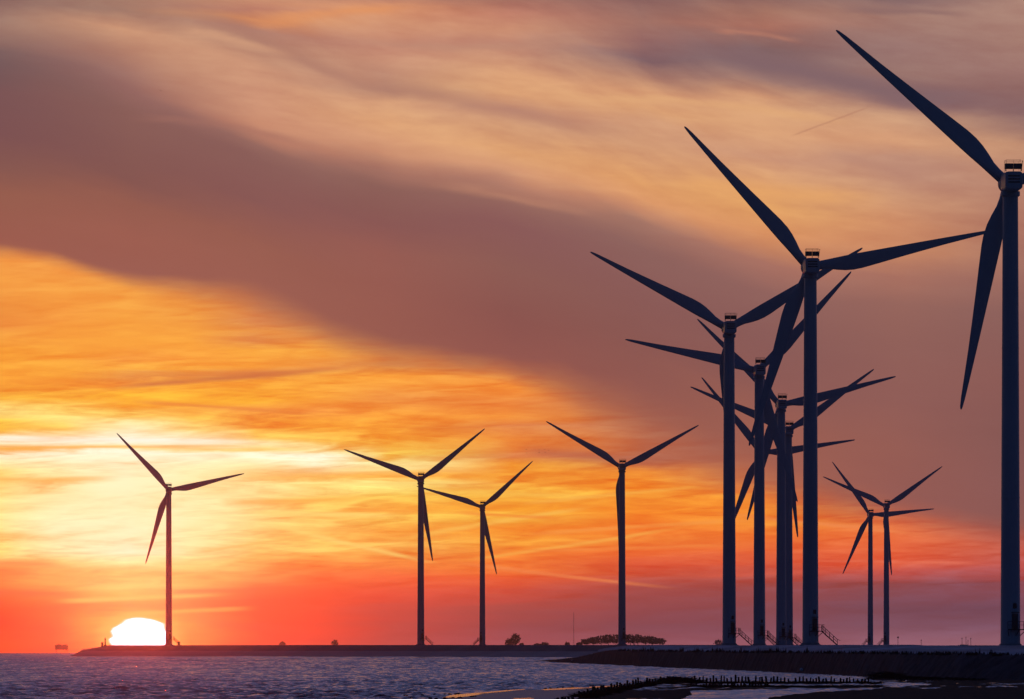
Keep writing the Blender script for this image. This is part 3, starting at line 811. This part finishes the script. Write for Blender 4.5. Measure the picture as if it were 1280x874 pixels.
def platform_mesh():
    # landing that wraps round a quarter of the tower
    mb = MB(); n = 10; a0, a1 = R(-70), R(35)
    pts = []; f = []
    for k in range(n + 1):
        a = a0 + (a1 - a0) * k / n
        for r in (1.45, 2.45):
            for z in (2.52, 2.66): pts.append((r * math.cos(a), r * math.sin(a), z))
    for k in range(n):
        i = 4 * k; f += [(i, i + 2, i + 6, i + 4), (i + 1, i + 5, i + 7, i + 3), (i, i + 4, i + 5, i + 1), (i + 2, i + 3, i + 7, i + 6)]
    f += [(0, 1, 3, 2), (4 * n, 4 * n + 2, 4 * n + 3, 4 * n + 1)]
    mb.add(pts, f)
    for k in range(n + 1):
        a = a0 + (a1 - a0) * k / n; p = (2.42 * math.cos(a), 2.42 * math.sin(a))
        if k % 2 == 0: mb.tube((*p, 2.66), (*p, 3.75), .035)
        if k < n:
            a2 = a0 + (a1 - a0) * (k + 1) / n; q = (2.42 * math.cos(a2), 2.42 * math.sin(a2))
            for z in (3.75, 3.25): mb.tube((*p, z), (*q, z), .03)
        if k % 4 == 0: mb.tube((1.4 * math.cos(a), 1.4 * math.sin(a), 1.7), (2.3 * math.cos(a), 2.3 * math.sin(a), 2.5), .06)
    return mb.mesh('landing')
ME_PLAT = platform_mesh()
def stair_mesh():
    mb = MB(); top = Vector((2.0, 0, 2.6)); bot = Vector((4.75, 0, .1))
    for s in (-.42, .42):
        mb.box((top + bot) / 2 + Vector((0, s, 0)), ((bot - top).length,   .06, .17), Matrix.Rotation(math.atan2(2.5, 2.75), 3, 'Y'))
    for k in range(11):
        p = top + (bot - top) * (k + .5) / 11; mb.box(p, (.26, .80, .05))
    mb.box((5.1, 0, .06), (.9, 1.0, .10))
    return mb.mesh('staircase')
ME_STAIR = stair_mesh()
def hand_mesh():
    mb = MB(); top = Vector((2.0, 0, 2.6)); bot = Vector((4.75, 0, .1)); up = Vector((0, 0, 1.05))
    for s in (-.44, .44):
        o = Vector((0, s, 0)); mb.tube(top + o + up, bot + o + up, .04); mb.tube(top + o + up * .55, bot + o + up * .55, .03)
        for k in range(5):
            p = top + (bot - top) * k / 4 + o; mb.tube(p, p + up, .035)
        mb.tube(bot + o + up, bot + o + up * .9 + Vector((.5, 0, -.1)), .04)
    return mb.mesh('handrail')
ME_HAND = hand_mesh()

for me, m in ((ME_TOWER, M_white), (ME_FLANGE, M_conc), (ME_SEAM[0], M_white), (ME_SEAM[1], M_white), (ME_BLADE, M_blade), (ME_NAC, M_white), (ME_LOUV, M_dark), (ME_COOL, M_dark),
              (ME_RAIL, M_galv), (ME_SKIRT, M_white), (ME_HUB, M_white), (ME_DOOR, M_door), (ME_VENT, M_dark), (ME_PLAT, M_dark), (ME_STAIR, M_dark), (ME_HAND, M_galv)):
    me.materials.append(m)

TG = 'white three-bladed wind turbines along the dyke'
TURB = [  # px of tower, py of hub, blade angle, base z, stair bearing, label
 (1263, 228, 138.3, 3.75, -25, 'largest and nearest turbine, at the right edge with one blade cut off by the frame'),
 (1013, 333.3, 131.5, 4.0, -18, 'second largest turbine, a long blade reaching right almost level, stairs at its right foot'),
 (911.5, 410, 151.0, 4.0, -18, 'third largest turbine, leftmost tower of the close cluster, two blades raised like a wide V'),
 (949, 463, 166.8, 4.0, -22, 'turbine in the cluster with a blade stretched left nearly level behind the leftmost tower'),
 (976.5, 506, 134.0, 4.0, -25, 'turbine in the cluster whose blade points right and slightly up past the second largest tower'),
 (985.5, 538.5, 155.6, 4.0, -25, 'turbine half hidden behind another tower in the cluster, lowest blade pointing down to the right'),
 (951.6, 566, 128.0, 4.0, -25, 'smallest turbine of the close cluster, its tower hidden behind a nearer one'),
 (1088, 643.5, 125.4, 4.0, 200, 'left one of the two small far turbines on the right, the lower of the pair'),
 (1108, 632.5, 155.0, 4.0, 200, 'right one of the two small far turbines on the right, the taller of the pair'),
 (777.5, 584, 148.7, 4.3, -20, 'lone turbine left of the cluster, in front of the hazy grove, blades in a Y'),
 (526, 599.5, 158.5, 4.3, -20, 'left of the two turbines in the middle, the taller one, against yellow sky'),
 (603, 633.8, 162.3, 4.3, 195, 'shorter right one of the two turbines in the middle'),
 (211, 612.5, 132.5, 4.28, -20, 'leftmost turbine, standing beside the setting sun'),
]
def child(name, me, parent, loc=(0, 0, 0), rot=(0, 0, 0)):
    o = bpy.data.objects.new(name, me); COL.objects.link(o); o.parent = parent; o.location = loc; o.rotation_euler = rot
    return o
YAW = R(2.5)
for px, py, ang, zb, sb, lab in TURB:
    hubz = zb + HUB
    d = F * (hubz - EYE) / (YE - py); x = az_x(px, d)
    t = thing('wind_turbine', (x, d, zb), lab, 'wind turbine', TG)
    child('tower', ME_TOWER, t); child('base_flange', ME_FLANGE, t)
    for s in ME_SEAM: child('tower_seam', s, t)
    child('yaw_ring', ME_SKIRT, t, (0, 0, HUB - 1.5))
    for nm, me in (('door', ME_DOOR), ('vent', ME_VENT)): child(nm, me, t, rot=(0, 0, R(sb - 42 if sb < 90 else sb + 42)))
    child('landing', ME_PLAT, t, rot=(0, 0, R(sb - 8 if sb < 90 else sb + 40)))
    st = child('staircase', ME_STAIR, t, rot=(0, 0, R(sb + 12)))
    child('handrail', ME_HAND, st)
    nac = child('nacelle', ME_NAC, t, (0, 0, HUB), (0, 0, YAW))
    for z in (.62, .18, -.26): child('louver', ME_LOUV, nac, (0, 0, z))
    child('cooler', ME_COOL, nac); child('roof_railing', ME_RAIL, nac)
    h = child('hub', ME_HUB, t, (-math.sin(YAW) * 3.0, math.cos(YAW) * 3.0, HUB), (0, 0, YAW))
    for k in range(3): child('blade', ME_BLADE, h, rot=(0, R(90 - ang - 120 * k), 0))

# ------------------------------------------------------------------ small things on the dykes
def cat_mesh(parts, name, parent, m):  # parts: MB
    return link(name, parts.mesh(name), m, parent)

def leaf_crown(rx, ry, rz, n, seed, size, flat=False):
    rr = random.Random(seed); mb = MB()
    for i in range(n):
        while True:
            p = Vector((rr.uniform(-1, 1), rr.uniform(-1, 1), rr.uniform(-1, 1)))
            if p.length < 1 and (p.length > .45 or rr.random() < .5): break
        if flat and p.z < -0.3: p.z *= .4
        k = 1 + .35 * mnoise.noise(p * 2.2 + Vector((seed, 0, 0)))
        if mnoise.noise(p * 3.1 + Vector((0, seed * 3.3, 0))) < -.28: continue
        c = Vector((p.x * rx * k, p.y * ry * k, p.z * rz * k))
        u = Vector((rr.gauss(0, 1), rr.gauss(0, 1), rr.gauss(0, 1))).normalized(); w = u.orthogonal().normalized(); v = u.cross(w)
        s = size * rr.uniform(.6, 1.4)
        mb.add([c + w * s, c + v * s * .7, c - w * s, c - v * s * .7], [(0, 1, 2, 3)])
    return mb
def trunk_mb(h, r, crown_z, crz, seed, spread):
    rr = random.Random(seed); mb = MB(); mb.tube((0, 0, -.3), (0, 0, h * .75), r, r * .6, 7)
    for k in range(7):
        a = rr.uniform(0, 6.28); z = h * rr.uniform(.45, .75)
        mb.tube((0, 0, z), (math.cos(a) * spread * .6, math.sin(a) * spread * .6, z + crz * rr.uniform(.5, 1.1)), r * .4, r * .15, 5)
    return mb
def tree(name, px, d, zb, h, rx, rz, seed, label, cat, group=None, n=420, size=.45, flat=False):
    t = thing(name, (az_x(px, d), d, zb), label, cat, group)
    cz = h - rz
    cat_mesh(trunk_mb(cz, max(.12, .03 * h), cz, rz, seed, rx), 'trunk', t, M_bark)
    c = link('crown', leaf_crown(rx, rx, rz, n, seed, size, flat).mesh('crown'), M_leaf, t, (0, 0, cz))
    return t
GD = 8000.0
gy = [(728, 800), (738, 797), (750, 794.5), (765, 793), (780, 792.3), (795, 793), (810, 794.8), (822, 797), (830, 799)]
side_words = ['at the left tip of the hazy flat-topped grove', 'second from the left tip of the hazy grove', 'third from the left tip of the hazy grove', 'left of the middle of the hazy grove, by the turbine tower', 'directly left of the turbine tower in the hazy grove', 'behind the turbine tower in the hazy grove', 'directly right of the turbine tower in the hazy grove', 'right of the middle of the hazy grove', 'third from the right tip of the hazy grove', 'second from the right tip of the hazy grove', 'at the right tip of the hazy flat-topped grove']
for i in range(11):
    px = 733 + i * 9.2; top = interp(gy, px); h = z_at(top, GD) - 4.0
    tree('tree', px, GD + (i % 3) * 20, 4.0, h, 6.8, h * .40, 20 + i, 'pale domed tree ' + side_words[i], 'tree', 'trees of the hazy grove', 520, .9)
tree('tree', 636.5, 7600, 4.0, z_at(798.5, 7600) - 4, 4.6, 4.4, 41, 'lower left one of the two round hazy trees right of the middle turbines', 'tree', None, 460, .9)
tree('tree', 644, 7600, 4.0, z_at(791.5, 7600) - 4, 6.0, 6.6, 42, 'taller right one of the two round hazy trees right of the middle turbines', 'tree', None, 560, .9)
def bush(px, d, top, w, seed, label, cat='bush'):
    w *= d / 4200; h = z_at(top, d) - 3.6; t = thing('bush', (az_x(px, d), d, 3.6), label, cat)
    mb = MB()
    for k in range(6): mb.tube((0, 0, 0), (math.cos(k) * w * .5, math.sin(k * 1.7) * w * .5, h * .7), .1, .03, 5)
    cat_mesh(mb, 'stem', t, M_bark)
    link('crown', leaf_crown(w, w, h * .55, 380, seed, .38 * d / 4200).mesh('crown'), M_leaf, t, (0, 0, h * .5))
bush(353, 7350, 802.4, 1.9, 51, 'smallest bush on the far dyke, left of the domed bush')
bush(418.5, 7175, 800.2, 2.2, 52, 'domed dark bush alone on the far dyke left of the middle turbines')
bush(652, 7700, 804.2, 1.5, 53, 'low bush at the right foot of the two round hazy trees')
bush(672, 7700, 804.6, 2.4, 54, 'left half of the low hedge between the round trees and the thin mast')
bush(681, 7700, 803.2, 2.6, 55, 'right, higher half of the low hedge left of the thin mast')
bush(709, 7700, 803.0, 1.6, 56, 'low bush just left of the thin mast')
bush(724, 7700, 803.5, 2.0, 57, 'low bush just right of the thin mast')
bush(898.5, 7000, 799.8, 2.9, 58, 'hazy rounded bush at the left foot of the cluster')
bush(1205, 3300, 806.0, 3.6, 59, 'low hazy scrub on the dyke under the group of thin poles')

# thin guyed mast
t = thing('radio_mast', (az_x(717, 7500), 7500, 4.0), 'thin tall hazy mast standing left of the grove', 'mast')
mb = MB(); H = z_at(765.5, 7500) - 4
for k in range(3):
    a = k * 2.094; mb.tube((.5 * math.cos(a), .5 * math.sin(a), 0), (.35 * math.cos(a), .35 * math.sin(a), H), .11, .08, 5)
for k in range(24):
    z = H * k / 24; a = k * 2.094; b = a + 2.094
    mb.tube((.33 * math.cos(a), .33 * math.sin(a), z), (.33 * math.cos(b), .33 * math.sin(b), z + H / 24), .03, .03, 4)
cat_mesh(mb, 'lattice', t, M_dark)
mb = MB()
for k in range(3):
    a = k * 2.094 + .4
    for f in (.55, .95): mb.tube((0, 0, H * f), (6 * math.cos(a), 6 * math.sin(a), 0), .015, .015, 4)
cat_mesh(mb, 'guy_wires', t, M_galv)

# platform out on the water
d = 6200.0; t = thing('sea_platform', (az_x(77, d), d, -2.7), 'small grey box-like platform out at sea on the left horizon', 'platform')
zb, zt = z_at(812.2, d) + 2.7, z_at(806.4, d) + 2.7
mb = MB(); mb.box((0, 0, (zb + zt) / 2), (11.2, 6, (zt - zb))); mb.box((-2.5, 0, zt + .3), (3.5, 4, .6)); mb.box((3.2, 0, zt + .25), (2.0, 3, .5))
cat_mesh(mb, 'deck_house', t, M_galv)
mb = MB()
for x in (-4.8, 4.8):
    for y in (-2.4, 2.4): mb.tube((x, y, -2), (x, y, zb), .16, .16, 6)
cat_mesh(mb, 'legs', t, M_galv)

# beacon and cabinet at the tip of the far dyke
d = 2935.0
t = thing('beacon', (az_x(131.5, d), d, 3.9), 'slim dark beacon post at the tip of the dyke left of the sun', 'beacon')
mb = MB(); mb.tube((0, 0, 0), (0, 0, 2.6), .32, .24, 8); mb.box((0, 0, .25), (1.2, 1.2, .5)); cat_mesh(mb, 'post', t, M_dark)
mb = MB(); mb.tube((0, 0, 2.6), (0, 0, 3.3), .32, .26, 8); mb.tube((0, 0, 3.3), (0, 0, 3.7), .3, .03, 8); cat_mesh(mb, 'lantern', t, M_dark)
t = thing('cabinet', (az_x(127.8, d), d, 3.55), 'low dark cabinet beside the beacon at the dyke tip', 'cabinet')
mb = MB(); mb.box((0, 0, .95), (.9, .9, 1.9)); mb.box((0, 0, 1.95), (1.05, 1.05, .12)); cat_mesh(mb, 'housing', t, M_dark)
mb = MB(); mb.box((0, -.47, .9), (.7, .05, 1.5)); cat_mesh(mb, 'door', t, M_door)
d = 2913.0
t = thing('cabinet', (az_x(223.5, d), d, 4.25), 'small dark cabinet on the dyke right of the leftmost turbine', 'cabinet')
mb = MB(); mb.box((0, 0, .75), (1.0, .8, 1.5)); mb.box((0, 0, 1.56), (1.15, .95, .12)); cat_mesh(mb, 'housing', t, M_dark)
mb = MB(); mb.box((0, -.42, .7), (.75, .05, 1.2)); cat_mesh(mb, 'door', t, M_door)
# lamp post and poles on the right dyke
d = 2600.0
t = thing('lamp_post', (az_x(1122.5, d), d, 4.05), 'slender lamp post with a round head right of the two far turbines', 'lamp post')
mb = MB(); mb.tube((0, 0, 0), (0, 0, 2.9), .10, .07, 8); cat_mesh(mb, 'pole', t, M_dark)
bm = bmesh.new(); bmesh.ops.create_uvsphere(bm, u_segments=14, v_segments=9, radius=.34); me = bpy.data.meshes.new('lamp_head'); bm.to_mesh(me); bm.free()
link('lamp_head', me, M_dark, t, (0, 0, 3.15))
for px, h, lab in ((1151.5, 2.2, 'lone thin pole between the lamp post and the group of poles'), (1202.5, 2.9, 'leftmost pole of the group of thin poles on the right dyke'), (1207.5, 3.3, 'second pole from the left in the group of thin poles'), (1210, 2.0, 'shortest pole in the group of thin poles'), (1213.5, 2.9, 'rightmost pole of the group of thin poles on the right dyke')):
    mb = MB(); mb.tube((0, 0, -.1), (0, 0, h), .11, .07, 7); mb.box((0, 0, h - .15), (.36, .2, .22)); mb.tube((0, 0, h), (0, 0, h + .3), .03, .02, 5)
    o = link('pole', mb.mesh('pole'), M_dark, None, (az_x(px, d), d, 4.05)); tag(o, lab, 'pole')

# birds
def bird_mesh(flap, seed):
    mb = MB(); mb.tube((0, -.20, 0), (0, 0, .02), .015, .06, 7); mb.tube((0, 0, .02), (0, .14, .01), .06, .04, 7); mb.tube((0, .14, .01), (0, .22, .02), .04, .015, 7)
    mb.add([(-.05, -.20, 0), (.05, -.20, 0), (.07, -.30, 0), (-.07, -.30, 0)], [(0, 1, 2, 3)])
    for s in (-1, 1):
        a = [(s * .05, .08, .03), (s * .05, -.06, .03), (s * .28, -.02, .03 + flap), (s * .28, .10, .03 + flap), (s * .58, -.02, .03 + flap * .6), (s * .56, .03, .03 + flap * .6)]
        b = [(x, y, z - .015) for x, y, z in a]
        q = [(0, 1, 2, 3), (3, 2, 4, 5)]
        mb.add(a + b, q + [tuple(i + 6 for i in reversed(f)) for f in q] + [(0, 3, 9, 6), (3, 5, 11, 9), (5, 4, 10, 11), (4, 2, 8, 10), (2, 1, 7, 8)])
    return mb.mesh('bird')
BIRDS = [bird_mesh(f, 0) for f in (.16, -.08, .05)]
for b in BIRDS: b.materials.append(M_bird)
def bird(px, py, d, k, s, rz, lab, g=None):
    o = bpy.data.objects.new('bird', BIRDS[k]); COL.objects.link(o); o.location = (az_x(px, d), d, z_at(py, d)); o.scale = (s,) * 3; o.rotation_euler = (0, 0, rz); tag(o, lab, 'bird', g)
bird(201, 113.5, 1000, 0, .42, .6, 'lone tiny bird high in the dusky cloud at upper left')
for i, (px, py) in enumerate([(658, 562), (658.5, 566), (674, 562.5), (674, 566), (681, 562), (681.5, 565.5), (686, 563)]):
    bird(px, py, 2200, i % 3, .75, .8 + .1 * i, 'tiny bird of the faint flock above the shorter middle turbine', 'birds of the faint flock')

# ------------------------------------------------------------------ haze
def haze():
    mb = MB(); x0, x1, y0, y1, z0, z1 = -9700, 9700, -9700, 9700, -12.0, HAZE_TOP
    mb.box(((x0 + x1) / 2, (y0 + y1) / 2, (z0 + z1) / 2), (x1 - x0, y1 - y0, z1 - z0))
    m = bpy.data.materials.new('haze'); m.use_nodes = True; nt = m.node_tree; nt.nodes.clear()
    out = nt.nodes.new('ShaderNodeOutputMaterial'); v = nt.nodes.new('ShaderNodeVolumePrincipled')
    v.inputs['Color'].default_value = (0.13, 0.22, 0.50, 1); v.inputs['Density'].default_value = HAZE_DENS; v.inputs['Anisotropy'].default_value = 0.985
    nt.links.new(v.outputs[0], out.inputs['Volume'])
    o = link('haze', mb.mesh('haze'), m); tag(o, 'thin evening haze over the sea and the dykes', 'haze', kind='stuff')
haze()

# ------------------------------------------------------------------ render settings
scene.view_settings.view_transform = 'Standard'; scene.view_settings.look = 'None'
scene.view_settings.exposure = 0.0; scene.view_settings.gamma = 1.0
try: scene.view_settings.use_curve_mapping = False
except Exception: pass
scene.render.engine = 'CYCLES'
cy = scene.cycles
cy.use_denoising = True
cy.max_bounces = 6; cy.diffuse_bounces = 2; cy.glossy_bounces = 3; cy.transmission_bounces = 2; cy.volume_bounces = 0
cy.sample_clamp_indirect = 4.0
cy.caustics_reflective = False; cy.caustics_refractive = False
